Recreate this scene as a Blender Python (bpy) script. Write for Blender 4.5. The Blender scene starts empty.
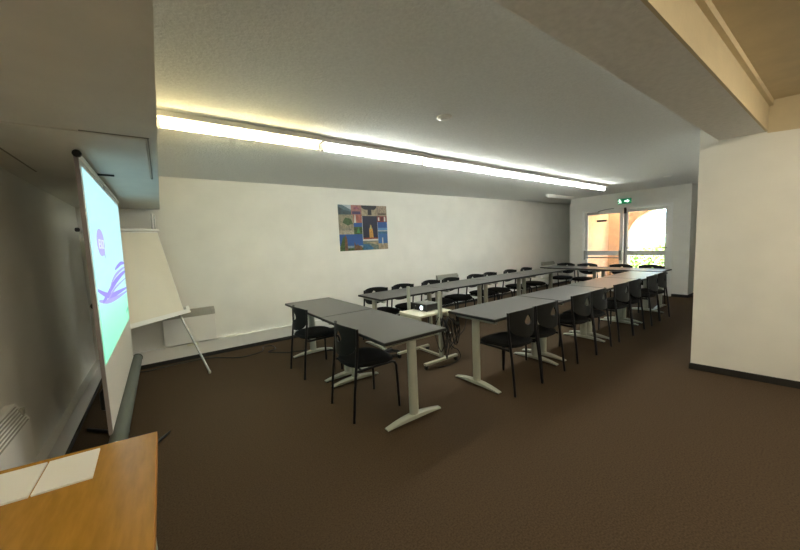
import bpy, bmesh, math, random
from mathutils import Vector, Matrix
random.seed(7)
C = bpy.context.scene.collection
PI = math.pi

# ---------------------------------------------------------------- materials
def mat(name, col, rough=.6, metal=0., nscale=0, namt=0., bump=0., bscale=200, emit=0., ecol=None, spec=None, stretch=None):
    m = bpy.data.materials.new(name); m.use_nodes = True
    nt = m.node_tree; b = nt.nodes['Principled BSDF']
    b.inputs['Base Color'].default_value = (*col, 1)
    b.inputs['Roughness'].default_value = rough
    b.inputs['Metallic'].default_value = metal
    if spec is not None: b.inputs['Specular IOR Level'].default_value = spec
    if emit:
        b.inputs['Emission Color'].default_value = (*(ecol or col), 1)
        b.inputs['Emission Strength'].default_value = emit
    tc = nt.nodes.new('ShaderNodeTexCoord')
    src = tc.outputs['Object']
    if stretch:
        mp = nt.nodes.new('ShaderNodeMapping'); mp.inputs['Scale'].default_value = stretch
        nt.links.new(src, mp.inputs['Vector']); src = mp.outputs['Vector']
    if namt:
        n = nt.nodes.new('ShaderNodeTexNoise'); n.inputs['Scale'].default_value = nscale; n.inputs['Detail'].default_value = 9
        r = nt.nodes.new('ShaderNodeValToRGB')
        r.color_ramp.elements[0].position = .3; r.color_ramp.elements[1].position = .7
        r.color_ramp.elements[0].color = (*[c * (1 - namt) for c in col], 1)
        r.color_ramp.elements[1].color = (*[min(1, c * (1 + namt)) for c in col], 1)
        nt.links.new(src, n.inputs['Vector']); nt.links.new(n.outputs['Fac'], r.inputs['Fac'])
        nt.links.new(r.outputs['Color'], b.inputs['Base Color'])
    if bump:
        n2 = nt.nodes.new('ShaderNodeTexNoise'); n2.inputs['Scale'].default_value = bscale; n2.inputs['Detail'].default_value = 3
        bp = nt.nodes.new('ShaderNodeBump'); bp.inputs['Strength'].default_value = bump; bp.inputs['Distance'].default_value = .004
        nt.links.new(src, n2.inputs['Vector']); nt.links.new(n2.outputs['Fac'], bp.inputs['Height'])
        nt.links.new(bp.outputs['Normal'], b.inputs['Normal'])
    return m

M = {}
M['wall'] = mat('wall_paint', (.84, .83, .785), .8, nscale=3, namt=.03, bump=.25, bscale=60)
M['ceil'] = mat('ceiling_plaster', (.80, .815, .80), .95, nscale=60, namt=.05, bump=1., bscale=60)
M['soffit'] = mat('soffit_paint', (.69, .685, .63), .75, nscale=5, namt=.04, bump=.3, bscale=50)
M['beam'] = mat('beam_paint', (.90, .885, .85), .9, nscale=30, namt=.06, bump=.6, bscale=80)
M['cream'] = mat('warm_cream_paint', (.70, .60, .41), .8, nscale=8, namt=.03, bump=.3, bscale=60)
M['creamdark'] = mat('ochre_ceiling_paint', (.62, .52, .35), .85, nscale=8, namt=.05, bump=.3, bscale=60)
M['white'] = mat('white_enamel', (.86, .85, .82), .45)
M['frame'] = mat('door_frame_enamel', (.86, .86, .84), .4)
M['skirt'] = mat('dark_skirting', (.02, .018, .015), .6)
M['black'] = mat('black_plastic', (.008, .008, .009), .45)
M['shell'] = mat('chair_plastic', (.009, .010, .010), .5, spec=.3)
M['pad'] = mat('seat_fabric', (.004, .004, .0045), .95, nscale=300, namt=.3, bump=.5, bscale=500)
M['tube'] = mat('black_steel_tube', (.005, .005, .008), .4, spec=.4)
M['top'] = mat('grey_laminate', (.102, .101, .097), .36, nscale=260, namt=.10)
M['edge'] = mat('black_edge', (.012, .012, .012), .5)
M['leg'] = mat('grey_green_leg_enamel', (.46, .48, .41), .35, spec=.5)
M['alu'] = mat('aluminium', (.45, .45, .43), .35, metal=.6)
M['oak'] = mat('orange_beech_veneer', (.46, .235, .032), .26, nscale=9, namt=.12, stretch=(6, 1, 1))
M['oakedge'] = mat('beech_edge', (.50, .22, .03), .5)
M['paper'] = mat('white_paper', (.85, .84, .82), .7)
M['board'] = mat('cream_flipchart_paper', (.80, .76, .66), .6, nscale=2, namt=.03)
M['housing'] = mat('grey_green_housing', (.09, .105, .095), .45)
M['screen'] = mat('screen_fabric', (.72, .70, .66), .7)
M['screen_edge'] = mat('screen_edge', (.30, .27, .27), .6)
M['shelf'] = mat('cream_shelf', (.74, .72, .60), .4)
M['rail'] = mat('cream_steel', (.56, .56, .45), .4)
M['grille'] = mat('grey_grille', (.42, .41, .36), .6)
M['seam'] = mat('panel_joint', (.26, .26, .23), .9)
M['ochre'] = mat('ochre_render', (.90, .65, .45), .9, nscale=6, namt=.10, bump=.6, bscale=50)
M['steel'] = mat('brushed_steel', (.33, .33, .33), .35, metal=.7)
M['carpet'] = mat('brown_carpet', (.088, .060, .037), 1., nscale=110, namt=.28, bump=1., bscale=300, spec=.1)
M['tube1'] = mat('warm_tube', (1, 1, 1), .4, emit=11, ecol=(1, .84, .46))
M['tube2'] = mat('cool_tube', (1, 1, 1), .4, emit=12, ecol=(.97, 1, .93))
M['lens'] = mat('projector_lens', (.8, .9, 1), .1, emit=1.2, ecol=(.75, .88, 1))
M['green'] = mat('exit_green', (.0, .20, .08), .4, emit=.08, ecol=(0., .30, .12))
M['glyph'] = mat('exit_white', (.9, 1, .9), .4, emit=.5, ecol=(.85, 1, .88))
M['leaf'] = mat('hedge_leaf', (.40, .55, .22), .7, nscale=6, namt=.3)
M['terrace'] = mat('pale_terrace', (.62, .55, .46), .9, nscale=4, namt=.08)
M['lamp'] = mat('warm_lamp', (1, .8, .5), .5, emit=24, ecol=(1, .90, .68))

g = bpy.data.materials.new('door_glass'); g.use_nodes = True
nt = g.node_tree; nt.nodes.clear()
o_ = nt.nodes.new('ShaderNodeOutputMaterial'); mx = nt.nodes.new('ShaderNodeMixShader')
tr = nt.nodes.new('ShaderNodeBsdfTransparent'); gl = nt.nodes.new('ShaderNodeBsdfGlossy')
tr.inputs[0].default_value = (.94, .97, .95, 1); gl.inputs['Roughness'].default_value = .03; mx.inputs[0].default_value = .07
nt.links.new(tr.outputs[0], mx.inputs[1]); nt.links.new(gl.outputs[0], mx.inputs[2]); nt.links.new(mx.outputs[0], o_.inputs[0])
M['glass'] = g

# floor of the carpet gets large soft wear variation
def slide_material():
    m = bpy.data.materials.new('projected_slide'); m.use_nodes = True
    nt = m.node_tree; b = nt.nodes['Principled BSDF']
    tc = nt.nodes.new('ShaderNodeTexCoord'); sp = nt.nodes.new('ShaderNodeSeparateXYZ')
    nt.links.new(tc.outputs['Object'], sp.inputs[0])
    mr = nt.nodes.new('ShaderNodeMapRange'); mr.inputs[1].default_value = .80; mr.inputs[2].default_value = 1.9
    nt.links.new(sp.outputs['Z'], mr.inputs[0])
    r = nt.nodes.new('ShaderNodeValToRGB'); e = r.color_ramp.elements
    e[0].position = 0; e[0].color = (.23, .80, .50, 1)
    e[1].position = 1; e[1].color = (.42, .74, .80, 1)
    x = e.new(.22); x.color = (.30, .84, .62, 1)
    x = e.new(.38); x.color = (.42, .80, .80, 1)
    x = e.new(.7); x.color = (.40, .76, .84, 1)
    nt.links.new(mr.outputs[0], r.inputs[0])
    b.inputs['Base Color'].default_value = (.2, .2, .2, 1)
    nt.links.new(r.outputs[0], b.inputs['Emission Color']); b.inputs['Emission Strength'].default_value = .27
    return m
M['slide'] = slide_material()
def flat(name, c, s=.27):
    return mat(name, tuple(q * .2 for q in c), .8, emit=s, ecol=c)
M['violet'] = flat('slide_violet', (.32, .26, .80))
M['violet2'] = flat('slide_light_violet', (.42, .40, .86))
M['slidewhite'] = flat('slide_white', (.75, .85, .95))

# ---------------------------------------------------------------- mesh builder
class MB:
    def __init__(s): s.bm = bmesh.new()
    def _add(s, verts, faces):
        vs = [s.bm.verts.new(v) for v in verts]
        for f in faces:
            try: s.bm.faces.new([vs[i] for i in f])
            except ValueError: pass
        return vs
    def box(s, x0, x1, y0, y1, z0, z1, bev=0):
        b = bmesh.new()
        vs = [b.verts.new(p) for p in [(x0,y0,z0),(x1,y0,z0),(x1,y1,z0),(x0,y1,z0),(x0,y0,z1),(x1,y0,z1),(x1,y1,z1),(x0,y1,z1)]]
        for f in [(0,3,2,1),(4,5,6,7),(0,1,5,4),(1,2,6,5),(2,3,7,6),(3,0,4,7)]: b.faces.new([vs[i] for i in f])
        if bev: bmesh.ops.bevel(b, geom=b.edges[:], offset=bev, segments=2, profile=.6, affect='EDGES')
        s.merge(b); return s
    def merge(s, b):
        mp = {}
        for v in b.verts: mp[v] = s.bm.verts.new(v.co)
        for f in b.faces:
            try: s.bm.faces.new([mp[v] for v in f.verts])
            except ValueError: pass
        b.free()
    def prism(s, pts, d, n0=0.):
        """pts: 3D polygon; extruded by vector d"""
        d = Vector(d); a = [Vector(p) for p in pts]; n = len(a)
        s._add([*a, *[p + d for p in a]], [tuple(range(n))[::-1], tuple(range(n, 2*n))] + [(i, (i+1) % n, n + (i+1) % n, n + i) for i in range(n)])
        return s
    def tube(s, path, r, seg=10, ry=None, closed=False, caps=True):
        P = [Vector(p) for p in path]; n = len(P); rings = []
        up = None
        for i, p in enumerate(P):
            if closed: t = P[(i+1) % n] - P[i-1]
            else: t = P[min(i+1, n-1)] - P[max(i-1, 0)]
            t.normalize()
            if up is None:
                up = Vector((0, 0, 1)) if abs(t.z) < .9 else Vector((1, 0, 0))
            a = t.cross(up)
            if a.length < 1e-4: a = t.cross(Vector((0, 1, 0)))
            a.normalize(); b = a.cross(t).normalized(); up = b
            rr = r[i] if isinstance(r, (list, tuple)) else r
            r2 = rr if ry is None else ry
            rings.append([s.bm.verts.new(p + a * math.cos(q) * rr + b * math.sin(q) * r2) for q in [2*PI*k/seg for k in range(seg)]])
        m = n if closed else n - 1
        for i in range(m):
            A, B = rings[i], rings[(i+1) % n]
            for k in range(seg):
                try: s.bm.faces.new([A[k], A[(k+1) % seg], B[(k+1) % seg], B[k]])
                except ValueError: pass
        if caps and not closed:
            s.bm.faces.new(rings[0][::-1]); s.bm.faces.new(rings[-1])
        return s
    def lathe(s, prof, axis_pt, axis=(0,0,1), seg=20):
        ax = Vector(axis).normalized(); a = ax.orthogonal().normalized(); b = ax.cross(a); o = Vector(axis_pt)
        rings = []
        for r, h in prof:
            rings.append([s.bm.verts.new(o + ax*h + (a*math.cos(2*PI*k/seg) + b*math.sin(2*PI*k/seg))*max(r, 1e-4)) for k in range(seg)])
        for A, B in zip(rings, rings[1:]):
            for k in range(seg): s.bm.faces.new([A[k], A[(k+1) % seg], B[(k+1) % seg], B[k]])
        s.bm.faces.new(rings[0][::-1]); s.bm.faces.new(rings[-1])
        return s
    def build(s, name, m, parent=None, smooth=False, loc=None):
        bmesh.ops.recalc_face_normals(s.bm, faces=s.bm.faces[:])
        me = bpy.data.meshes.new(name); s.bm.to_mesh(me); s.bm.free()
        ms = m if isinstance(m, (list, tuple)) else [m]
        for q in ms: me.materials.append(q)
        if smooth:
            for p in me.polygons: p.use_smooth = True
            try: me.set_sharp_from_angle(angle=math.radians(40))
            except Exception: pass
        o = bpy.data.objects.new(name, me); C.objects.link(o)
        if parent: o.parent = parent
        if loc: o.location = loc
        return o

def tag(o, label=None, cat=None, group=None, kind=None):
    if label: o['label'] = label
    if cat: o['category'] = cat
    if group: o['group'] = group
    if kind: o['kind'] = kind
    return o
def thing(name, label, cat, loc=(0,0,0), rz=0, group=None):
    o = bpy.data.objects.new(name, None); C.objects.link(o); o.empty_display_size = .1
    o.location = loc; o.rotation_euler = (0, 0, rz)
    return tag(o, label, cat, group)
def copy_tree(o, parent=None):
    c = o.copy(); C.objects.link(c); c.parent = parent
    for ch in [q for q in bpy.data.objects if q.parent == o]: copy_tree(ch, c)
    return c
def struct(name, mb, m, parent=None):
    o = mb.build(name, m, parent)
    if not parent: o['kind'] = 'structure'
    return o

CH = 2.44          # main ceiling
BW = 5.27          # back wall
LW = -.75          # left wall
FW = 9.15          # far block front
# ---------------------------------------------------------------- room shell
struct('floor', MB().box(LW - .2, 10.7, -3.2, BW + .2, -.12, 0), M['carpet'])
struct('wall_back', MB().box(LW - .2, 10.7, BW, BW + .2, 0, 2.75), M['wall'])
struct('wall_left', MB().box(LW - .2, LW, -3.2, BW, 0, 2.75), M['wall'])
struct('wall_front', MB().box(LW, 5.2, -3.2, -3.0, 0, 2.75), M['wall'])
struct('ceiling', MB().box(LW - .2, 10.9, .49, BW + .2, CH, CH + .36), M['ceil'])
# raised ochre ceiling over the right-hand area, with its step moulding
struct('ceiling', MB().box(LW - .2, 5.4, -3.2, .49, 2.56, 2.80), M['creamdark'])
# right-hand wall block: its face turns slightly
R0, R1 = (4.40, .93), (4.53, .0); R2 = (4.70, -3.0)
b = MB().prism([(R0[0], R0[1], 0), (10.7, R0[1], 0), (10.7, -3.2, 0), (5.1, -3.2, 0), (R2[0], R2[1], 0), (R1[0], R1[1], 0)], (0, 0, 2.43))
struct('wall_right', b, M['wall'])
# ochre fascia over the right-hand wall
b = MB().prism([(4.475, .495, 2.285), (4.55, -.05, 2.255), (4.69, -3.0, 2.255), (5.3, -3.0, 2.255), (5.3, .495, 2.285)], (0, 0, .29))
b2 = MB().prism([(4.46, .49, 2.285), (4.535, -.05, 2.255), (4.66, -3.0, 2.20), (4.8, -3.0, 2.20), (4.8, .49, 2.285)], (0, 0, .30))
b.bm.free()
struct('trim_4', b2, M['cream'])
struct('baseboard_right', MB().prism([(R0[0] - .012, R0[1] + .01, 0), (R1[0] - .012, R1[1], 0), (R2[0] - .012, R2[1], 0), (R2[0] + .02, R2[1], 0), (R1[0] + .02, R1[1], 0), (R0[0] + .02, R0[1] + .01, 0)], (0, 0, .065)), M['skirt'])
# beam: grey underside, cream face towards the raised ceiling
struct('trim_1', MB().box(LW, 4.47, .502, .80, 2.30, CH + .02), M['beam'])
struct('trim_2', MB().box(LW, 4.47, .488, .502, 2.30, 2.57), M['cream'])
struct('trim_3', MB().box(LW, 4.46, .462, .488, 2.515, 2.56), M['cream'])
# soffit under the ceiling along the left wall
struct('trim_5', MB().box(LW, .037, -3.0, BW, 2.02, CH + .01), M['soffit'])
h = MB(); zz = 2.016
for x0, x1, y0, y1 in [(-.25, .003, 2.067, 2.073), (-.004, .002, 2.07, 3.15), (-.61, .002, 3.146, 3.151), (-.613, -.603, 2.35, 3.15)]:
    h.box(x0, x1, y0, y1, zz, 2.0205)
hp = struct('trim_6', h, M['seam'])
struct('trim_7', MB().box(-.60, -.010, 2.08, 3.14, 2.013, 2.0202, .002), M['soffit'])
k = thing('ceiling_latch', 'black metal latch on the soffit panel just above the projection screen top', 'latch', (-.27, 3.06, 2.013))
lb = MB().box(-.055, .055, -.009, .009, -.012, 0, .003); lb.build('latch_bar', M['black'], k)
MB().lathe([(.007, 0), (.012, -.004), (.012, -.016), (.006, -.02)], (-.05, -.012, 0)).build('latch_knob', M['black'], k)

# far block with double door
D0, D1, DH = 2.33, 4.24, 2.085
b = MB().box(FW, FW + .14, 2.03, D0, 0, CH).box(FW, FW + .14, D1, 4.56, 0, CH).box(FW, FW + .14, D0, D1, DH, CH)
struct('wall_far', b, M['wall'])
struct('wall_far', MB().box(FW + .14, 10.5, 4.44, 4.56, 0, CH), M['wall'])
struct('wall_far', MB().box(FW + .14, 10.5, 2.03, 2.15, 0, CH), M['wall'])
struct('wall_far', MB().box(10.5, 10.7, .98, 2.15, 0, CH).box(10.5, 10.7, 4.44, BW, 0, CH), M['wall'])
struct('baseboard_far', MB().box(FW - .012, FW, 2.02, D0 - .02, 0, .06).box(FW - .012, 10.5, 2.018, 2.03, 0, .06), M['skirt'])
struct('baseboard_back', MB().box(LW, 10.4, BW - .065, BW - .05, 0, .05), M['skirt'])
struct('trim_8', MB().box(LW, 10.4, BW - .05, BW, .0, .215, .004).box(LW, 10.4, BW - .058, BW - .05, .195, .215), M['white'])
struct('trim_9', MB().box(LW, LW + .05, -3.0, BW - .05, .0, .215, .004).box(LW + .05, LW + .058, -3.0, BW - .06, .195, .215), M['white'])
struct('baseboard_left', MB().box(LW + .05, LW + .062, -3.0, BW - .06, 0, .03), M['skirt'])

# door
fr = MB()
fr.box(FW - .02, FW + .08, D0, D0 + .05, 0, DH).box(FW - .02, FW + .08, D1 - .05, D1, 0, DH).box(FW - .02, FW + .08, D0 + .05, D1 - .05, DH - .05, DH)
door_frame = struct('trim_10', fr, M['frame'])
def door(name, y0, y1):
    root = bpy.data.objects.new(name, None); C.objects.link(root); root['kind'] = 'structure'; root.location = (FW, (y0 + y1)/2, 0)
    w = (y1 - y0)/2; s = .075
    l = MB().box(.0, .055, -w, -w + s, .01, 2.03, .004).box(.0, .055, w - s, w, .01, 2.03, .004)
    l.box(.0, .055, -w + s, w - s, 1.955, 2.03, .003).box(0, .055, -w + s, w - s, .92, 1.03, .003).box(0, .055, -w + s, w - s, .01, .22, .003)
    l.build('door_leaf', M['frame'], root)
    MB().box(.022, .03, -w + s, w - s, 1.03, 1.955).build('glass_pane', M['glass'], root)
    MB().box(.022, .03, -w + s, w - s, .22, .92).build('glass_pane', M['glass'], root)
    return root, w
dl, w = door('door_1', 3.29, 4.185)
hb = MB().tube([(-.06, -w + .05, .86), (-.06, w - .05, .86)], .014)
hb.box(-.07, 0, -w + .01, -w + .06, .80, 1.04, .006).box(-.07, 0, w - .06, w - .01, .80, 1.04, .006)
hb.build('panic_bar', M['steel'], dl)
MB().box(-.006, .0, -.08, .15, 1.77, 1.815).build('notice_strip', mat('brown_notice', (.12, .10, .08), .6), dl)
cl = MB().box(-.06, -.001, w - .36, w - .08, 1.97, 2.02, .006).tube([(-.05, w - .34, 2.03), (-.09, w - .52, 2.06), (-.04, w - .70, 2.075)], .010)
cl.build('door_closer', M['steel'], dl)
dr, w = door('door_2', 2.385, 3.27)
MB().box(-.012, .0, -w + .03, w - .06, 1.085, 1.105).build('glazing_bar', M['grille'], dr)
MB().box(-.028, .0, w - .045, w - .005, .3, 1.95, .004).build('bolt_rail', M['steel'], dr)
MB().box(-.035, .0, w - .05, w + .0, 1.93, 2.07, .004).build('bolt_catch', M['skirt'], dr)

s = thing('exit_sign', 'green and white illuminated emergency exit sign above the double glass door', 'sign', (FW, 3.275, 2.225))
MB().box(-.05, 0, -.15, .13, -.062, .060, .006).build('sign_box', M['green'], s)
def glyph_prism(mb, pts, x=-.052, t=-.003):
    # pts (u right as seen from the room, v up): the room looks towards +X so right is -Y
    mb.prism([(x, -u, v) for u, v in pts], (t, 0, 0))
gm = MB()
hd = [(-.085 + .014*math.cos(a), .036 + .014*math.sin(a)) for a in [k*PI/5 for k in range(10)]]
glyph_prism(gm, hd)
glyph_prism(gm, [(-.098, .020), (-.070, .020), (-.062, -.018), (-.085, -.020)])          # torso
glyph_prism(gm, [(-.072, .018), (-.064, .020), (-.040, -.002), (-.046, -.008)])          # arm
glyph_prism(gm, [(-.096, .018), (-.100, .010), (-.125, -.002), (-.124, .008)])           # arm
glyph_prism(gm, [(-.075, -.016), (-.062, -.016), (-.038, -.042), (-.050, -.048)])        # leg
glyph_prism(gm, [(-.086, -.016), (-.074, -.020), (-.095, -.050), (-.122, -.052), (-.122, -.044), (-.100, -.042)])
gm.build('running_person', M['glyph'], s)
ga = MB(); glyph_prism(ga, [(.02, .012), (.075, .012), (.075, .038), (.125, -.003), (.075, -.044), (.075, -.018), (.02, -.018)])
ga.build('arrow', M['glyph'], s)
tag(MB().box(FW - .02, FW, 2.25, 2.345, 2.145, 2.165, .003).build('wall_strip', M['white']), 'small white strip fixed to the wall by the upper right door corner', 'fitting')

# ---------------------------------------------------------------- outside
struct('floor', MB().box(10.7, 24, -8, 16, -.12, -.02).box(FW + .14, 10.7, 2.15, 4.44, -.12, -.015), M['terrace'])
NA = 20; cy, cz, rr = 3.10, 1.27, .82
pts = [(11.2, -4, 0), (11.2, -4, 5.2), (11.2, 12, 5.2), (11.2, 12, 0), (11.2, cy + rr, 0)] + [(11.2, cy + rr*math.cos(PI*k/NA), cz + rr*math.sin(PI*k/NA)) for k in range(NA + 1)] + [(11.2, cy - rr, 0)]
ow = MB()
L = [p for p in pts]
# wall in strips so the arch opening is clean
ow.box(11.2, 11.45, cy + rr, 12, -.02, 4.6); ow.box(11.2, 11.45, -4, cy - rr, -.02, 4.6)
for k in range(NA):
    a0, a1 = PI*k/NA, PI*(k+1)/NA
    y0, y1 = cy + rr*math.cos(a0), cy + rr*math.cos(a1); z0, z1 = cz + rr*math.sin(a0), cz + rr*math.sin(a1)
    ow.prism([(11.2, y0, z0), (11.2, y0, 4.6), (11.2, y1, 4.6), (11.2, y1, z1)], (.25, 0, 0))
aw = ow.build('arcade_wall', M['ochre']); tag(aw, 'sunlit ochre rendered wall with an arched opening outside the glass doors', 'wall')
# hedge and tree beyond the arch
def foliage(name, label, cx, cyy, czz, sx, sy, sz, n, seed, cat):
    rd = random.Random(seed); mb = MB()
    for i in range(n):
        th = rd.uniform(0, 2*PI); ph = math.acos(rd.uniform(-1, 1)); r = rd.uniform(.55, 1)**.5
        p = Vector((cx + sx*r*math.sin(ph)*math.cos(th), cyy + sy*r*math.sin(ph)*math.sin(th), czz + sz*r*math.cos(ph)))
        s_ = rd.uniform(.07, .14); q = Matrix.Rotation(rd.uniform(0, 6.28), 3, Vector((rd.uniform(-1,1), rd.uniform(-1,1), rd.uniform(-1,1))).normalized())
        mb._add([p + q @ Vector(v)*s_ for v in [(-1,0,0),(0,-.45,.1),(1,0,0),(0,.45,.1)]], [(0,1,2,3)])
    t_ = thing(name, label, cat, (0, 0, 0))
    mb.build('foliage', M['leaf'], t_)
    MB().tube([(cx, cyy, -.02), (cx + .05, cyy, czz*.5), (cx, cyy, czz)], [.09, .07, .04]).build('trunk', mat('bark', (.12, .08, .05), .9), t_)
    return t_
struct('wall_outside', MB().box(FW + .14, 11.2, 4.425, 4.44, 0, CH).box(FW + .14, 10.5, 2.15, 2.165, 0, CH), M['ochre'])
foliage('garden_bush', 'bright green garden bush seen low through the right door pane', 14.6, 3.4, .38, .7, 1.9, .62, 2600, 1, 'bush')
foliage('garden_tree', 'pale sunlit tree top seen through the arch outside', 18.5, 3.6, 2.3, 1.6, 3.6, 1.9, 1500, 2, 'tree')

# ---------------------------------------------------------------- fluorescent tube lights
TY = 2.93
xs = [.05, 1.285, 2.52, 3.755, 4.99, 6.225]
words = ['first from the soffit, glowing yellow', 'second from the soffit, beside the yellow one', 'third from the soffit', 'fourth from the soffit, third from the far end', 'fifth from the soffit, next to last', 'last one, nearest the exit door']
for i, x in enumerate(xs):
    x1 = x + 1.225
    t = thing('tube_light', 'bare fluorescent ceiling tube light, ' + words[i], 'light', (x, TY + .02*i, CH), 0, 'fluorescent tube lights in the ceiling row')
    MB().box(0.002, 1.223, -.078, .034, -.040, -.0005, .003).build('batten', M['white'], t)
    MB().tube([(.03, 0, -.078), (1.195, 0, -.078)], .019, 12).build('lamp_tube', M['tube1'] if i == 0 else M['tube2'], t, True)
    for q in (.018, 1.207): MB().box(q - .012, q + .012, -.018, .018, -.102, -.045, .003).build('lamp_holder', M['white'], t)
t = thing('unlit_batten', 'short unlit white ceiling batten near the back wall at the far end', 'light', (7.36, 4.22, CH))
MB().box(0, 1.2, -.03, .03, -.05, -.0005, .004).build('batten', M['white'], t)
MB().tube([(.03, 0, -.066), (1.17, 0, -.066)], .013).build('lamp_tube', M['white'], t)
for (x, y), lb_ in (((1.93, 1.97), 'round white smoke detector on the ceiling between tube lights and beam'), ((7.46, 1.99), 'small round white ceiling disc before the far wall, right of the tube lights')):
    t = thing('smoke_detector', lb_, 'smoke detector', (x, y, CH))
    MB().lathe([(.062, -.0005), (.060, -.008), (.050, -.014)], (0, 0, 0)).build('base', M['white'], t, True)
    MB().lathe([(.036, -.014), (.034, -.018), (.02, -.020)], (0, 0, 0)).build('sensor_head', M['white'], t, True)
# round lamp in the raised ceiling, behind the camera's right shoulder
for (x, y), lb_ in (((1.0, -.75), 'round warm lamp in the raised ochre ceiling, the one beside the left end'), ((3.1, -.75), 'round warm lamp in the raised ochre ceiling, near the right wall')):
    t = thing('ceiling_lamp', lb_, 'lamp', (x, y, 2.56))
    MB().lathe([(.17, -.0005), (.17, -.03), (.16, -.035)], (0, 0, 0), seg=28).build('base', M['white'], t, True)
    MB().lathe([(.155, -.035), (.14, -.07), (.08, -.09), (.01, -.095)], (0, 0, 0), seg=28).build('lamp_shade', M['lamp'], t, True)

# ---------------------------------------------------------------- tables
def table(x, y, L, W, label, rz=0, group=None, proto=[None]):
    """centre x,y; long side along local X"""
    t = thing('folding_table', label, 'table', (x, y, 0), rz, group)
    h = L/2; w = W/2
    e = MB().box(-h, h, -w, w, .704, .7265, .002).build('edge_band', M['edge'], t)
    MB().box(-h + .003, h - .003, -w + .003, w - .003, .7265, .730).build('tabletop', M['top'], t)
    MB().box(-h + .09, h - .09, -.025, .025, .664, .690, .003).build('crossbar', M['leg'], t)
    for sx in (-1, 1):
        lx = sx*(h - .085)
        c = MB(); n = 22
        c.bm.free(); c = MB()
        prof = []
        for k in range(n): a = 2*PI*k/n; prof.append((.030*math.cos(a), .042*math.sin(a)))
        c.prism([(lx + p, q, .045) for p, q in prof], (0, 0, .625))
        c.build('leg_column', M['leg'], t, True)
        f = MB(); N = 14; half = .275
        ys = [-half + 2*half*k/N for k in range(N + 1)]
        up = [(lx, yy, .022 + .036*(1 - (abs(yy)/half)**2)) for yy in ys]
        rings = []
        for (xx, yy, zt) in up:
            ww = .026 + .008*(1 - abs(yy)/half)
            zb = .012 + .010*(1 - (yy/half)**2)
            rings.append([f.bm.verts.new(p) for p in [(xx - ww, yy, zb), (xx + ww, yy, zb), (xx + ww, yy, zt - .006), (xx + ww*.6, yy, zt), (xx - ww*.6, yy, zt), (xx - ww, yy, zt - .006)]])
        for A, B in zip(rings, rings[1:]):
            for k in range(6): f.bm.faces.new([A[k], A[(k+1) % 6], B[(k+1) % 6], B[k]])
        f.bm.faces.new(rings[0]); f.bm.faces.new(rings[-1][::-1])
        fo = f.build('foot_bar', M['leg'], t, True)
        for sy in (-1, 1): MB().lathe([(.016, 0), (.018, .006), (.016, .016)], (lx, sy*(half - .025), 0), seg=12).build('rubber_foot', M['black'], fo)
        MB().tube([(lx, -w + .05, .683), (lx, w - .05, .683)], .021, 12, ry=.021).build('top_bracket', M['leg'], t, True)
    return t

# near pair: long sides run away from the camera towards the back wall
table(1.562, 2.550, 1.185, .62, 'dark grey meeting table with corner nearest the camera, projector cart just behind', PI/2 - .004)
table(1.565, 3.745, 1.185, .62, 'dark grey meeting table end-on to the white back wall, touching the nearest table', PI/2 + .008)
# middle row
mlab = ['grey meeting table at the near end of the middle row, right of the projector cart', 'grey meeting table second along the middle row', 'grey meeting table third along the middle row', 'grey meeting table at the far end of the middle row, joined to the cross tables']
for i in range(4):
    table(2.355 + 1.222*i + .605, 2.14 + .012*i, 1.21, .585, mlab[i], .006, 'grey tables of the middle row')
llab = ['grey meeting table starting the row by the back wall, behind the projector', 'grey meeting table second along the row by the back wall', 'grey meeting table third along the row by the back wall', 'grey meeting table last in the row by the back wall, at the far corner']
for i in range(4):
    table(2.262 + 1.19*i + .593, 3.885, 1.185, .62, llab[i], 0, 'grey tables of the back wall row')
clab = ['grey cross table before the door, at the middle row end', 'grey cross table before the door, at the back wall end']
for i in range(2):
    table(7.62 + .02, 2.60 + 1.19*i, 1.18, .60, clab[i], PI/2, 'grey cross tables before the door')

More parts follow.
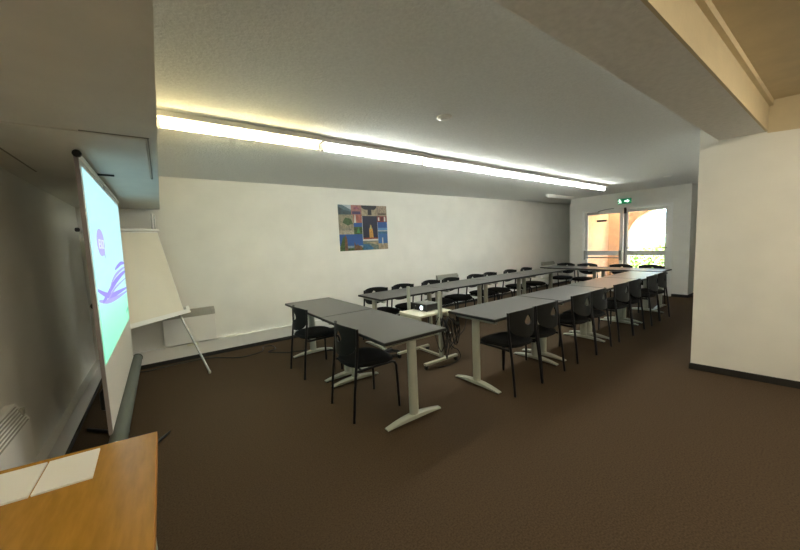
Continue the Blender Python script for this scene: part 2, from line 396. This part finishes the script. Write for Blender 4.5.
# ---------------------------------------------------------------- chairs
def make_chair():
    t = thing('stacking_chair', 'x', 'chair')
    # seat pad: rounded super-ellipse, domed
    s_ = MB(); n = 36
    def ring(sc, z, e=3.2):
        o = []
        for k in range(n):
            a = 2*PI*k/n; c_, d_ = math.cos(a), math.sin(a)
            x = .215*sc*math.copysign(abs(c_)**(2/e), c_); y = .225*sc*math.copysign(abs(d_)**(2/e), d_)
            x *= (1 + .06*(y/.225)); zz_ = z - .018*max(0, y/.225)**2*1.2
            o.append(s_.bm.verts.new((x, y + .02, zz_)))
        return o
    rs = [ring(.86, .425), ring(.97, .432), ring(1., .445), ring(.97, .462), ring(.85, .472), ring(.5, .474), ring(.2, .473)]
    for A, B in zip(rs, rs[1:]):
        for k in range(n): s_.bm.faces.new([A[k], A[(k+1) % n], B[(k+1) % n], B[k]])
    s_.bm.faces.new(rs[0][::-1]); s_.bm.faces.new(rs[-1])
    s_.build('seat', M['pad'], t, True)
    # backrest shell with a teardrop opening
    bm = bmesh.new()
    W_ = .205; zt, zb = .768, .522
    out = [(-W_, zt - .012), (-W_*.93, zt), (-.13, zt + .012), (-.06, zt + .018), (0, zt + .020), (.06, zt + .018), (.13, zt + .012), (W_*.93, zt), (W_, zt - .012), (W_, .69), (W_*.96, .65)]
    for k in range(1, 12):
        a = PI*k/12; out.append((W_*.93*math.cos(a), .63 - (.63 - zb)*math.sin(a)**.85))
    out += [(-W_*.96, .65), (-W_, .69)]
    vs = [bm.verts.new((x, 0, z)) for x, z in out]
    es = [bm.edges.new((vs[i], vs[(i+1) % len(vs)])) for i in range(len(vs))]
    hol = []
    for k in range(16):
        a = 2*PI*k/16; r = .052
        x = r*math.cos(a); z = r*math.sin(a)
        if z > 0: x *= (1 - z/r*.42); z *= 1.2
        else: z *= .72
        hol.append((x, .674 + z))
    hv = [bm.verts.new((x, 0, z)) for x, z in hol]
    es += [bm.edges.new((hv[i], hv[(i+1) % 16])) for i in range(16)]
    bmesh.ops.triangle_fill(bm, use_beauty=True, use_dissolve=False, edges=es)
    hs_ = set(hv)
    for f in [f for f in bm.faces if all(v in hs_ for v in f.verts)]: bm.faces.remove(f)
    for e_ in [e_ for e_ in bm.edges if not e_.link_faces]: bm.edges.remove(e_)
    for xc in [q*.02 for q in range(-10, 11)]:
        bmesh.ops.bisect_plane(bm, geom=bm.verts[:] + bm.edges[:] + bm.faces[:], plane_co=(xc, 0, 0), plane_no=(1, 0, 0))
    for zc in (.60, .66, .72):
        bmesh.ops.bisect_plane(bm, geom=bm.verts[:] + bm.edges[:] + bm.faces[:], plane_co=(0, 0, zc), plane_no=(0, 0, 1))
    yb = lambda x, z: -.145 - .072*max(0, 1 - (x/W_)**2) - .03*(.70 - z)
    for v in bm.verts: v.co.y = yb(v.co.x, v.co.z)
    bm.normal_update()
    ret = bmesh.ops.solidify(bm, geom=bm.faces[:], thickness=.009)
    m_ = MB(); m_.bm.free(); m_.bm = bm
    m_.build('backrest', M['shell'], t, True)
    # frame
    for sx in (-1, 1):
        a = MB().tube([(sx*.222, -.23, .0), (sx*.217, -.205, .25), (sx*.214, -.178, .46), (sx*.212, -.158, .62), (sx*.209, -.150, .768)], .0115)
        a.build('rear_leg', M['tube'], t, True)
        f = MB().tube([(sx*.222, .225, .0), (sx*.213, .222, .22), (sx*.207, .217, .38), (sx*.203, .205, .408), (sx*.20, .175, .418), (sx*.20, 0, .416), (sx*.208, -.165, .414)], .0115)
        f.build('front_leg', M['tube'], t, True)
    MB().tube([(-.2, .10, .414), (.2, .10, .414)], .009).tube([(-.2, -.12, .414), (.2, -.12, .414)], .009).build('seat_frame', M['tube'], t)
    return t
chair0 = make_chair(); first = [True]
def chair(x, y, ang, label, group):
    """x,y: centre; ang rotates local +Y (front)"""
    global chair0
    if first[0]: c = chair0; first[0] = False
    else: c = copy_tree(chair0)
    c.location = (x, y, 0); c.rotation_euler = (0, 0, ang)
    c['label'] = label; c['group'] = group
    return c
# pair by the near tables, facing +X
chair(1.375, 3.685, -PI/2 + .02, 'black stacking chair tucked at the table nearest the back wall', 'chairs at the front tables')
chair(1.38, 2.535, -PI/2 - .01, 'black stacking chair closest to the camera, at the nearest table', 'chairs at the front tables')
ords = ['nearest the camera', 'second from the near end', 'third from the near end', 'fourth from the near end', 'fourth from the far end', 'third from the far end', 'second from the far end', 'last before the far wall']
for i, (x, r) in enumerate(zip([2.725, 3.175, 3.925, 4.37, 5.08, 5.545, 6.27, 6.70], [0, .02, -.02, .03, -.02, .02, .04, -.03])):
    chair(x, 1.97 + .004*i, r, 'black chair, back to camera, along the middle row, ' + ords[i], 'chairs along the middle row')
for i, (x, r) in enumerate(zip([2.62, 3.13, 3.75, 4.22, 4.88, 5.33, 6.0, 6.60], [.02, -.02, .03, 0, -.03, .02, 0, .03])):
    chair(x, 4.115, PI + r, 'black chair between back wall and long table row, ' + ords[i], 'chairs along the back wall')
cl_ = ['nearest the back wall', 'in front of the left door leaf', 'in front of the gap between door leaves', 'in front of the right door pane']
for i, y in enumerate([4.13, 3.62, 2.93, 2.37]):
    chair(7.905, y, PI/2 + (.02 if i % 2 else -.02), 'black chair behind the cross table, ' + cl_[i], 'chairs behind the cross tables')

# ---------------------------------------------------------------- projector cart
t = thing('projector_cart', 'cream steel projector trolley with shelf between the near table and rows', 'trolley', (2.55, 3.05, 0))
MB().box(-.215, .30, -.175, .235, .578, .600, .004).build('shelf', M['shelf'], t)
MB().box(-.25, .26, -.30, -.255, .052, .078, .004).build('base_bar', M['rail'], t)
MB().box(-.25, .26, .225, .265, .052, .078, .004).build('base_bar', M['rail'], t)
MB().box(.07, .11, -.255, .225, .054, .076, .004).build('base_bar', M['rail'], t)
MB().box(.035, .075, -.245, -.205, .078, .865, .005).build('post', M['leg'], t)
MB().box(-.055, -.02, .24, .275, .078, .895, .005).build('post', M['leg'], t)
for x in (-.2, .24): MB().box(x - .015, x + .015, -.165, .22, .53, .578, .003).build('shelf_bracket', M['rail'], t)
for x in (-.23, .24):
    for y in (-.277, .245):
        c_ = MB().lathe([(.022, -.011), (.026, -.008), (.026, .008), (.022, .011)], (x, y, .026), (0, 1, 0), 16).build('caster', M['black'], t, True)
        MB().box(x - .012, x + .012, y - .016, y + .016, .048, .056).build('caster_fork', M['steel'], c_)
p = thing('projector', 'black box projector with glowing lens on the cream trolley shelf', 'projector', (2.65, 3.135, .6))
MB().box(-.115, .125, -.14, .14, .008, .088, .010).build('body', M['black'], p, True)
MB().box(-.10, .11, -.125, .125, .088, .090).build('top_cover', mat('grey_top_cover', (.16, .16, .155), .4), p)
rg = MB().lathe([(.034, .002), (.036, -.010), (.030, -.014)], (-.115, -.065, .048), (1, 0, 0), 20).build('lens_ring', M['steel'], p, True)
MB().lathe([(.026, -.0142), (.018, -.020), (.002, -.022)], (-.115, -.065, .048), (1, 0, 0), 20).build('lens', M['lens'], rg, True)
MB().lathe([(.008, -.001), (.008, -.004)], (-.115, .06, .058), (1, 0, 0), 12).build('sensor_window', M['steel'], p)
ft_ = MB()
for x in (-.08, .09):
    for y in (-.11, .11): ft_.lathe([(.01, 0), (.01, .010)], (x, y, 0), seg=10)
ft_.build('support_feet', M['black'], p)
# cable tangle under the shelf
def curve_mesh(name, ctrl, r, m, parent=None, res=5, seg=6):
    P = [Vector(c) for c in ctrl]; out = []
    for i in range(len(P) - 1):
        p0 = P[max(i-1, 0)]; p1 = P[i]; p2 = P[i+1]; p3 = P[min(i+2, len(P)-1)]
        for k in range(res):
            t_ = k/res
            out.append(.5*((2*p1) + (-p0 + p2)*t_ + (2*p0 - 5*p1 + 4*p2 - p3)*t_**2 + (-p0 + 3*p1 - 3*p2 + p3)*t_**3))
    out.append(P[-1])
    return MB().tube(out, r, seg).build(name, m, parent, True)
tang = thing('cable_tangle', 'black cables hanging in loops from the projector trolley', 'cables', (2.55, 3.05, 0))
rd = random.Random(4)
for i in range(11):
    x0 = rd.uniform(.02, .30); y0 = rd.uniform(-.22, -.30); zz0 = rd.uniform(.50, .60)
    zb = rd.uniform(.10, .36); sp = rd.uniform(.03, .13)
    ctrl = [(x0 - .02, y0 + .03, zz0), (x0 - sp, y0 - .03, (zz0 + zb)/2 + .06), (x0 - sp*.5, y0 - .05, zb + .02), (x0 + rd.uniform(-.02, .03), y0 - .05, zb), (x0 + sp, y0 - .02, (zz0 + zb)/2), (x0 + sp*.4, y0, zz0 - .02)]
    ctrl = [(a, min(b_, -.252), c) for a, b_, c in ctrl]
    curve_mesh('cable', ctrl, rd.choice([.0045, .0055]), M['black'], tang)
for ctrl in [[(.30, -.26, .56), (.33, -.27, .40), (.24, -.29, .26), (.14, -.28, .20)], [(.40, -.27, .60), (.45, -.27, .50), (.40, -.28, .36), (.22, -.29, .25), (.12, -.29, .17)], [(.08, -.31, .36), (.15, -.32, .20), (.24, -.32, .14), (.27, -.33, .05), (.18, -.34, .012), (.05, -.35, .008), (-.1, -.33, .008)]]:
    curve_mesh('cable', ctrl, .005, M['black'], tang)
b = thing('power_strip', 'black power strip and coiled cable on the carpet behind the near table', 'power strip', (2.25, 3.55, 0), .25)
MB().box(-.16, .16, -.03, .03, .002, .045, .008).build('strip_body', M['black'], b)
for i in range(3):
    curve_mesh('cord', [(.10*math.cos(a + i) + .05, .09*math.sin(a + i) - .12, .010 + .013*i) for a in [q*.5 for q in range(13)]], .006, M['black'], b)
tag(curve_mesh('floor_cable', [(-.35, 5.10, .006), (-.25, 5.06, .006), (.05, 5.11, .006), (.41, 5.07, .006), (.73, 4.80, .006), (1.02, 4.85, .006), (1.10, 5.06, .008), (1.21, 5.02, .010), (1.21, 4.82, .012), (1.09, 4.74, .014), (1.20, 4.62, .008), (1.325, 4.53, .006), (1.56, 4.42, .006), (1.95, 4.0, .006), (2.10, 3.62, .006)], .0065, M['black']),
    'thin black cable looping over the carpet along the back wall', 'cable')

# ---------------------------------------------------------------- projection screen
s = thing('projection_screen', 'portable projection screen showing a turquoise and violet slide', 'projection screen', (-.31, 2.4, 0))
def SP(u, v, dx=0):
    """u 0..1 near to far, v 0..1 bottom to top, local coordinates"""
    yb_, yt = .115 + 1.78*u, 0.0 + 1.93*u
    xb_, xt = -.02, .005
    return Vector((xb_ + (xt - xb_)*v + dx, yb_ + (yt - yb_)*v, .40 + 1.575*v))
MB().prism([SP(0, 0), SP(1, 0), SP(1, 1), SP(0, 1)], (-.006, 0, 0)).build('screen_fabric', M['screen'], s)
MB().prism([SP(-.004, 0, .002), SP(.006, 0, .002), SP(.006, 1, .002), SP(-.004, 1, .002)], (-.018, 0, 0)).build('side_edge', M['screen_edge'], s)
MB().prism([SP(.978, 0, .002), SP(1.003, 0, .002), SP(1.003, 1, .002), SP(.978, 1, .002)], (-.012, 0, 0)).build('side_edge', M['screen'], s)
tb = MB().tube([(.005, -.012, 1.985), (.005, 1.945, 1.985)], .012, 12).build('top_bar', M['white'], s, True)
MB().lathe([(.014, -.008), (.019, -.003), (.019, .012), (.014, .018)], (.005, -.02, 1.985), (0, 1, 0), 18).build('end_cap', M['black'], tb, True)
hs = MB().tube([(.008, -.05, .375), (.008, 1.93, .375)], .043, 18).build('housing', M['housing'], s, True)
MB().lathe([(.045, -.014), (.045, .004)], (.008, -.05, .375), (0, 1, 0), 18).build('end_cap', M['white'], hs, True)
MB().lathe([(.046, -.004), (.046, .012)], (.008, 1.93, .375), (0, 1, 0), 18).build('end_cap', M['black'], hs, True)
# image: slide quad and artwork lie just proud of the fabric
im = MB().prism([SP(.022, .265, .004), SP(.975, .265, .004), SP(.968, .975, .004), SP(.03, .975, .004)], (-.001, 0, 0))
slide = im.build('projected_image', M['slide'], s)
lg = MB(); c0 = (.285, .735)
def logo_poly(mb, pts, dx=.006): mb.prism([SP(u, v, dx) for u, v in pts], (-.001, 0, 0))
logo_poly(lg, [(.215 + .085*math.cos(a), .722 + .056*math.sin(a)) for a in [2*PI*k/28 for k in range(28)]])
logo_poly(lg, [(.25, .682), (.285, .690), (.295, .655)])
lg.build('logo_disc', M['violet2'], slide)
# white letters E I Z inside the disc
lt = MB()
def bar(u0, u1, v0, v1): logo_poly(lt, [(u0, v0), (u1, v0), (u1, v1), (u0, v1)], .008)
bar(.160, .170, .698, .734)
for v in (.698, .7135, .729): bar(.170, .194, v, v + .005)
bar(.208, .218, .698, .734)
bar(.234, .276, .729, .734); bar(.234, .276, .698, .703)
logo_poly(lt, [(.234, .703), (.247, .703), (.276, .729), (.263, .729)], .008)
lt.build('logo_letters', M['slidewhite'], slide)
def ribbon(cs, w0, m, dx):
    mb = MB(); P = cs; top, bot = [], []
    n = len(P)
    for i, (u, v) in enumerate(P):
        ww = w0*(.25 + .75*math.sin(PI*(i + .5)/n)**.7)
        top.append((u, v + ww)); bot.append((u, v - ww))
    for i in range(n - 1):
        mb._add([SP(*bot[i], dx), SP(*bot[i+1], dx), SP(*top[i+1], dx), SP(*top[i], dx)], [(0, 1, 2, 3)])
    mb.build('wave', m, slide)
def smooth(pts, n=24):
    P = [Vector((a, b_, 0)) for a, b_ in pts]; out = []
    for i in range(len(P)-1):
        p0 = P[max(i-1,0)]; p1 = P[i]; p2 = P[i+1]; p3 = P[min(i+2, len(P)-1)]
        for k in range(6):
            t_ = k/6; q = .5*((2*p1) + (-p0+p2)*t_ + (2*p0-5*p1+4*p2-p3)*t_**2 + (-p0+3*p1-3*p2+p3)*t_**3); out.append((q.x, q.y))
    out.append(pts[-1]); return out
ribbon(smooth([(.03, .545), (.19, .509), (.34, .487), (.55, .478), (.97, .462)]), .013, M['violet'], .0062)
ribbon(smooth([(.03, .505), (.17, .483), (.33, .468), (.57, .455), (.97, .440)]), .010, M['violet2'], .0066)
ribbon(smooth([(.10, .490), (.24, .505), (.37, .524), (.56, .544), (.80, .560), (.97, .566)]), .015, M['violet'], .0070)
ribbon(smooth([(.30, .520), (.39, .548), (.55, .572), (.82, .588), (.97, .592)]), .008, M['violet2'], .0074)
ribbon(smooth([(.18, .478), (.35, .500), (.55, .514), (.97, .524)]), .006, M['violet2'], .0078)
ribbon(smooth([(.52, .598), (.66, .612), (.80, .622), (.97, .618)]), .011, M['violet'], .0082)
logo = MB(); 
for k in range(4): logo_poly(logo, [(.84 + .028*k, .315 + .004*k), (.862 + .028*k, .317 + .004*k), (.862 + .028*k, .338 + .004*k), (.84 + .028*k, .336 + .004*k)], .006)
logo.build('corner_mark', flat('slide_dark_green', (.2, .62, .42)), slide)
# stand behind
MB().box(-.065, -.045, .94, .98, .62, 1.97, .003).build('mast', M['alu'], s)
MB().box(-.05, .006, .93, .99, 1.955, 1.985, .003).build('mast_hook', M['black'], s)
MB().box(-.068, -.028, .93, .99, .015, .62, .004).build('mast_bracket', M['black'], s)
MB().tube([(-.06, .96, .03), (-.22, .80, .014), (-.34, .70, .014)], .012).build('stand_foot', M['black'], s, True)
MB().tube([(-.06, .96, .03), (-.20, 1.15, .014), (-.32, 1.28, .014)], .012).build('stand_foot', M['black'], s, True)
MB().tube([(-.02, .30, .34), (.0, .33, .06), (.08, .48, .022), (.17, .66, .02), (.235, .77, .016)], [.014, .014, .014, .013, .006]).build('stand_foot', M['black'], s, True)
MB().tube([(-.034, .68, .54), (-.085, .60, .545), (-.105, .56, .52), (-.105, .56, .41), (-.09, .60, .385), (-.034, .68, .385)], .015).build('carry_handle', M['black'], s, True)
MB().lathe([(.012, 0), (.018, .006), (.018, .02), (.01, .026)], (-.025, .14, 1.17), (0, -1, 0), 14).build('height_knob', M['black'], s, True)

# ---------------------------------------------------------------- flipchart easel
fc = thing('flipchart_easel', 'white flipchart easel with blank cream pad behind the projection screen', 'flipchart', (0, 0, 0))
TL, TR, BR, BL = Vector((-.64, 4.588, 1.721)), Vector((-.018, 5.132, 1.738)), Vector((.168, 4.956, .705)), Vector((-.454, 4.412, .687))
nn = (TR - TL).cross(BL - TL).normalized()
if nn.y > 0: nn = -nn
U = (TR - TL).normalized(); Wd = (BL - TL).normalized()
MB().prism([TL, TR, BR, BL], -nn*.018).build('board', M['white'], fc)
MB().prism([TL + Wd*.03 + U*.01 + nn*.001, TR + Wd*.03 - U*.01 + nn*.001, BR - Wd*.02 - U*.01 + nn*.001, BL - Wd*.02 + U*.01 + nn*.001], nn*.006).build('paper_pad', M['board'], fc)
MB().prism([BL - U*.01, BR + U*.01, BR + U*.01 + nn*.07, BL - U*.01 + nn*.07], Wd*.03).prism([BL - U*.01 + nn*.065, BR + U*.01 + nn*.065, BR + U*.01 + nn*.07, BL - U*.01 + nn*.07], -Wd*.02).build('pen_tray', M['white'], fc)
MB().prism([BR + U*.005 - Wd*.05, BR + U*.05 - Wd*.06, BR + U*.055 + Wd*.03, BR + U*.01 + Wd*.03], nn*.04).build('tray_clip', M['white'], fc)
MB().tube([TL - U*.04 + nn*.02, TR + U*.0 + nn*.02], .019).build('clamp_bar', M['white'], fc, True)
MB().lathe([(.021, 0), (.021, .02)], TL - U*.045 + nn*.02, U, 14).build('bar_end', M['black'], fc)
MB().tube([TR - U*.03 - nn*.03, TR - U*.02 - nn*.03 + Vector((0, 0, .22))], .010).tube([TR + U*.005 - nn*.03 , TR + U*.012 - nn*.03 + Vector((0, 0, .20))], .007).build('extension_arm', M['alu'], fc)
MB().tube([BR - U*.05 - nn*.03 - Wd*.3, BR - U*.06 - nn*.02, Vector((.34, 4.45, .02))], .012).build('leg', M['alu'], fc, True)
MB().tube([BL + U*.05 - nn*.03 - Wd*.3, BL + U*.04 - nn*.02, Vector((-.44, 4.50, .012))], .012).build('leg', M['alu'], fc, True)
MB().tube([(TL + TR)/2 - nn*.03 + Wd*.1, Vector((-.47, 5.02, .012))], .012).build('leg', M['alu'], fc, True)
MB().lathe([(.015, 0), (.016, .02), (.013, .03)], (.34, 4.45, 0), seg=12).build('rubber_foot', M['grille'], fc)

# ---------------------------------------------------------------- wall convector heaters
def heater(name_label, loc, rz, w_, h_, topm='grille', slot='seam'):
    t = thing('convector_heater', name_label, 'heater', loc, rz)
    MB().box(-w_/2, w_/2, -.085, -.001, 0, h_*.78, .006).build('casing', M['white'], t)
    MB().prism([(-w_/2, -.084, h_*.78), (-w_/2, -.04, h_), (-w_/2, -.001, h_), (-w_/2, -.001, h_*.78)], (w_, 0, 0)).build('sloping_top', M[topm], t)
    gr = MB(); n = 7
    for k in range(n):
        f0 = (k + .3)/n; y0 = -.084 + .044*f0; z0 = h_*.78 + h_*.22*f0
        gr.box(-w_/2 + .03, w_/2 - .03, y0 - .006, y0 + .001, z0 - .0015, z0 + .0015)
    gr.build('grille', M[slot], t)
    MB().box(w_/2 - .035, w_/2 + .004, -.07, -.02, h_*.80, h_*.93, .003).build('thermostat', M['grille'], t)
    return t
heater('white wall convector heater under the flipchart on the back wall', (.23, BW, .235), 0, .60, .45)
heater('grey wall convector heater on the left wall beside the wooden desk', (LW, 2.33, .25), PI/2, .56, .43, 'white', 'grille')
heater('white wall convector heater behind the chairs midway along the back wall', (5.08, BW, .27), 0, .62, .45)
heater('white wall convector heater at the far end of the back wall', (9.2, BW, .27), 0, .62, .45)
tag(MB().box(.17, .30, BW - .09, BW - .0585, .195, .225, .004).build('cable_outlet', M['shelf']), 'small cream outlet box on the trunking below the flipchart heater', 'outlet')

# ---------------------------------------------------------------- poster: collage of town photographs
po = thing('poster', 'poster collage of coastal town photographs on the white back wall', 'poster', (2.54, BW, 1.355))
PW, PH = 1.01, .81
MB().box(0, PW, -.006, -.0005, 0, PH).build('poster_sheet', mat('poster_white', (.6, .6, .58), .4), po)
def pm(c, s=20, a=.35): return mat('photo_tone', tuple(q*(.55 + .3*min(1, q/.5)) for q in c), .45, nscale=s, namt=a)
def panel(u0, v0, u1, v1, base, items=()):
    """v measured from the top; items: (polygon in panel fractions, colour)"""
    x0, x1, z0, z1 = u0*PW, u1*PW, (1 - v1)*PH, (1 - v0)*PH
    pp = MB().prism([(x0, -.006, z0), (x1, -.006, z0), (x1, -.006, z1), (x0, -.006, z1)], (0, -.001, 0)).build('photograph', base, po)
    for i, (poly, m_) in enumerate(items):
        MB().prism([(x0 + (x1 - x0)*a, -.0071 - .0003*i, z0 + (z1 - z0)*b_) for a, b_ in poly], (0, -.0005, 0)).build('image_detail', m_, pp)
def rect(a, b_, c, d): return [(a, b_), (c, b_), (c, d), (a, d)]
sky = pm((.04, .15, .42), 3, .15); sea = pm((.05, .19, .33)); sand = pm((.42, .36, .26)); green_ = pm((.07, .14, .04), 30, .6); pink = pm((.42, .22, .20)); navy = pm((.012, .016, .06), 5, .2)
pale = pm((.55, .60, .66), 8, .15); brown = pm((.22, .12, .06)); dark = pm((.02, .022, .03)); cloud = pm((.45, .48, .5), 6, .2); gold = pm((.62, .36, .08), 30, .3); white_ = pm((.7, .68, .62), 10, .1); red = pm((.25, .03, .03))
panel(0, 0, .25, .21, pm((.14, .22, .26)), [([(0, .0), (1, 0), (1, .3), (.5, .45), (0, .8)], pm((.05, .10, .12))), ([(.3, 1), (1, .5), (1, 1)], pale)])
panel(.25, 0, .46, .21, pink, [(rect(.1, .05, .9, .35), pm((.10, .06, .16))), ([(.2, .6), (.5, .85), (.8, .6)], pm((.35, .12, .20)))])
panel(.46, 0, .78, .235, sand, [([(0, 1), (0, .8), (.2, .6), (.85, .6), (1, .85), (1, 1)], dark), (rect(.4, .1, .65, .6), dark)])
panel(.78, 0, 1, .235, pm((.40, .33, .26), 40, .4), [(rect(.1, .1, .9, .3), pm((.2, .15, .11), 50, .5))])
panel(0, .21, .29, .64, pm((.36, .33, .24), 40, .4), [([(.25, .6), (.45, .85), (.8, .8), (.95, .55), (.6, .45)], green_), (rect(0, 0, 1, .2), pm((.45, .40, .32), 40, .3)), ([(.0, .55), (.3, .3), (.7, .35), (.9, .2), (0, .2)], pm((.30, .28, .22), 50, .4))])
panel(.29, .21, .46, .39, pm((.45, .18, .14)), [([(.05, 0), (.3, 0), (.25, 1), (.15, 1)], white_)])
panel(.29, .39, .46, .64, sky, [(rect(0, 0, 1, .65), green_), ([(.3, .1), (.55, .7), (.7, .1)], pm((.10, .30, .10)))])
panel(.78, .235, 1, .37, red, [(rect(.1, .2, .25, .8), white_), (rect(.45, .2, .55, .8), dark), (rect(.7, .1, .85, .9), white_)])
panel(.79, .37, 1, .64, sky, [(rect(0, .0, 1, .25), sea), (rect(0, .2, 1, .30), cloud), (rect(0, .3, 1, .5), pm((.16, .34, .60), 6, .1))])
panel(0, .64, .46, 1, sky, [(rect(0, 0, 1, .16), green_), (rect(0, .16, 1, .3), pm((.28, .36, .42))), ([(.18, 0), (.20, .7), (.26, 1), (.32, .65), (.33, 0)], brown), ([(0, .2), (.14, .8), (.22, .9), (.2, 0), (0, 0)], green_), ([(.6, 0), (.61, .4), (.63, .55), (.67, .35), (.72, .3), (.76, .42), (.80, .3), (.9, .28), (.95, .2), (.95, 0)], brown)])
panel(.79, .64, 1, 1, pm((.06, .20, .45), 4, .1), [(rect(0, 0, 1, .38), sand), (rect(.4, .3, .52, .75), pale)])
panel(.46, .75, .79, 1, pm((.22, .26, .22)), [(rect(0, .82, 1, 1), white_), ([(0, .55), (.4, .5), (.7, .1), (.5, 0), (0, 0)], sea), ([(.2, .7), (1, .75), (1, .4)], sand)])
panel(.47, .235, .785, .755, navy, [([(.42, .05), (.42, .45), (.48, .52), (.50, .62), (.56, .62), (.60, .52), (.66, .42), (.70, .05)], gold), ([(.47, .45), (.53, .62), (.59, .45)], pm((.45, .55, .35))), (rect(0, 0, 1, .06), pm((.30, .06, .03)))])

# ---------------------------------------------------------------- wooden desk and papers in the foreground
dk = thing('wooden_desk', 'orange beech desk at the lower left with white sheets on it', 'desk', (-.4, 1.0, 0))
dp = [(.32, .63), (.32, -.75), (-.33, -.75), (-.33, .715)]
MB().prism([(x, y, .700) for x, y in dp], (0, 0, .0285)).build('edge_band', M['oakedge'], dk)
MB().prism([(x*.99 + .0, y*.995, .7285) for x, y in dp], (0, 0, .0015)).build('desktop', M['oak'], dk)
MB().box(-.31, -.285, -.70, .62, .0, .70).build('side_panel', M['oak'], dk)
for y in (-.69, .54): MB().box(.24, .28, y, y + .04, 0, .70, .003).build('leg', M['leg'], dk)
MB().box(-.285, .24, .555, .575, .35, .70).build('modesty_panel', M['oak'], dk)
for i, (q, lb_) in enumerate((([(-.252, 1.618), (-.248, 1.418), (-.389, 1.430), (-.386, 1.630)], 'white sheet at the right end of the pair on the desk'), ([(-.392, 1.631), (-.395, 1.430), (-.60, 1.455), (-.58, 1.650)], 'white sheet left of the other sheet on the desk'))):
    cx_ = sum(a for a, _ in q)/4; cy_ = sum(b_ for _, b_ in q)/4
    o = MB().prism([(a - cx_, b_ - cy_, 0) for a, b_ in q], (0, 0, .006)).build('paper_sheet', M['paper'], None, loc=(cx_, cy_, .7302))
    tag(o, lb_, 'paper', 'white sheets on the wooden desk')

# ---------------------------------------------------------------- light
sun = bpy.data.lights.new('sun', 'SUN'); sun.energy = 17; sun.angle = .01; sun.color = (1, .93, .80)
so = bpy.data.objects.new('sun', sun); C.objects.link(so)
so.rotation_euler = Vector((-.42, -.35, .84)).to_track_quat('Z', 'Y').to_euler(); so.location = (8, 0, 12)
w = bpy.data.worlds.new('world'); bpy.context.scene.world = w; w.use_nodes = True
bg = w.node_tree.nodes['Background']
sk = w.node_tree.nodes.new('ShaderNodeTexSky'); sk.sky_type = 'HOSEK_WILKIE'; sk.sun_direction = (-.42, -.35, .84); sk.turbidity = 3
w.node_tree.links.new(sk.outputs[0], bg.inputs[0]); bg.inputs[1].default_value = 9

# ---------------------------------------------------------------- camera
yaw, pitch, roll = 0.944689682, -0.096609761, -0.043802654
F = 327.04
f = Vector((math.cos(yaw)*math.cos(pitch), math.sin(yaw)*math.cos(pitch), math.sin(pitch)))
r = f.cross(Vector((0, 0, 1))).normalized(); u = r.cross(f)
c, s_ = math.cos(roll), math.sin(roll)
R_ = c*r + s_*u; U_ = -s_*r + c*u
cam = bpy.data.cameras.new('camera'); co = bpy.data.objects.new('camera', cam); C.objects.link(co)
mw = Matrix((R_, U_, -f)).transposed().to_4x4(); mw.translation = (0, 0, 1.45); co.matrix_world = mw
cam.sensor_width = 36; cam.lens = F/800*36; cam.clip_start = .02
sc = bpy.context.scene; sc.camera = co
sc.view_settings.view_transform = 'Standard'; sc.view_settings.look = 'None'
sc.view_settings.exposure = 1.75; sc.view_settings.gamma = 1.0
vs_ = sc.view_settings; vs_.exposure = 2.12; vs_.use_curve_mapping = True
cm = vs_.curve_mapping; cv = cm.curves[3]
cv.points[0].location = (0, 0); cv.points[1].location = (1, .80)
for a, b_ in ((.08, .075), (.30, .31), (.60, .58)): cv.points.new(a, b_)
cm.extend = 'EXTRAPOLATED'; cm.update()
try: sc.cycles.use_denoising = True; sc.cycles.max_bounces = 10; sc.cycles.diffuse_bounces = 6; sc.cycles.sample_clamp_indirect = 8
except Exception: pass
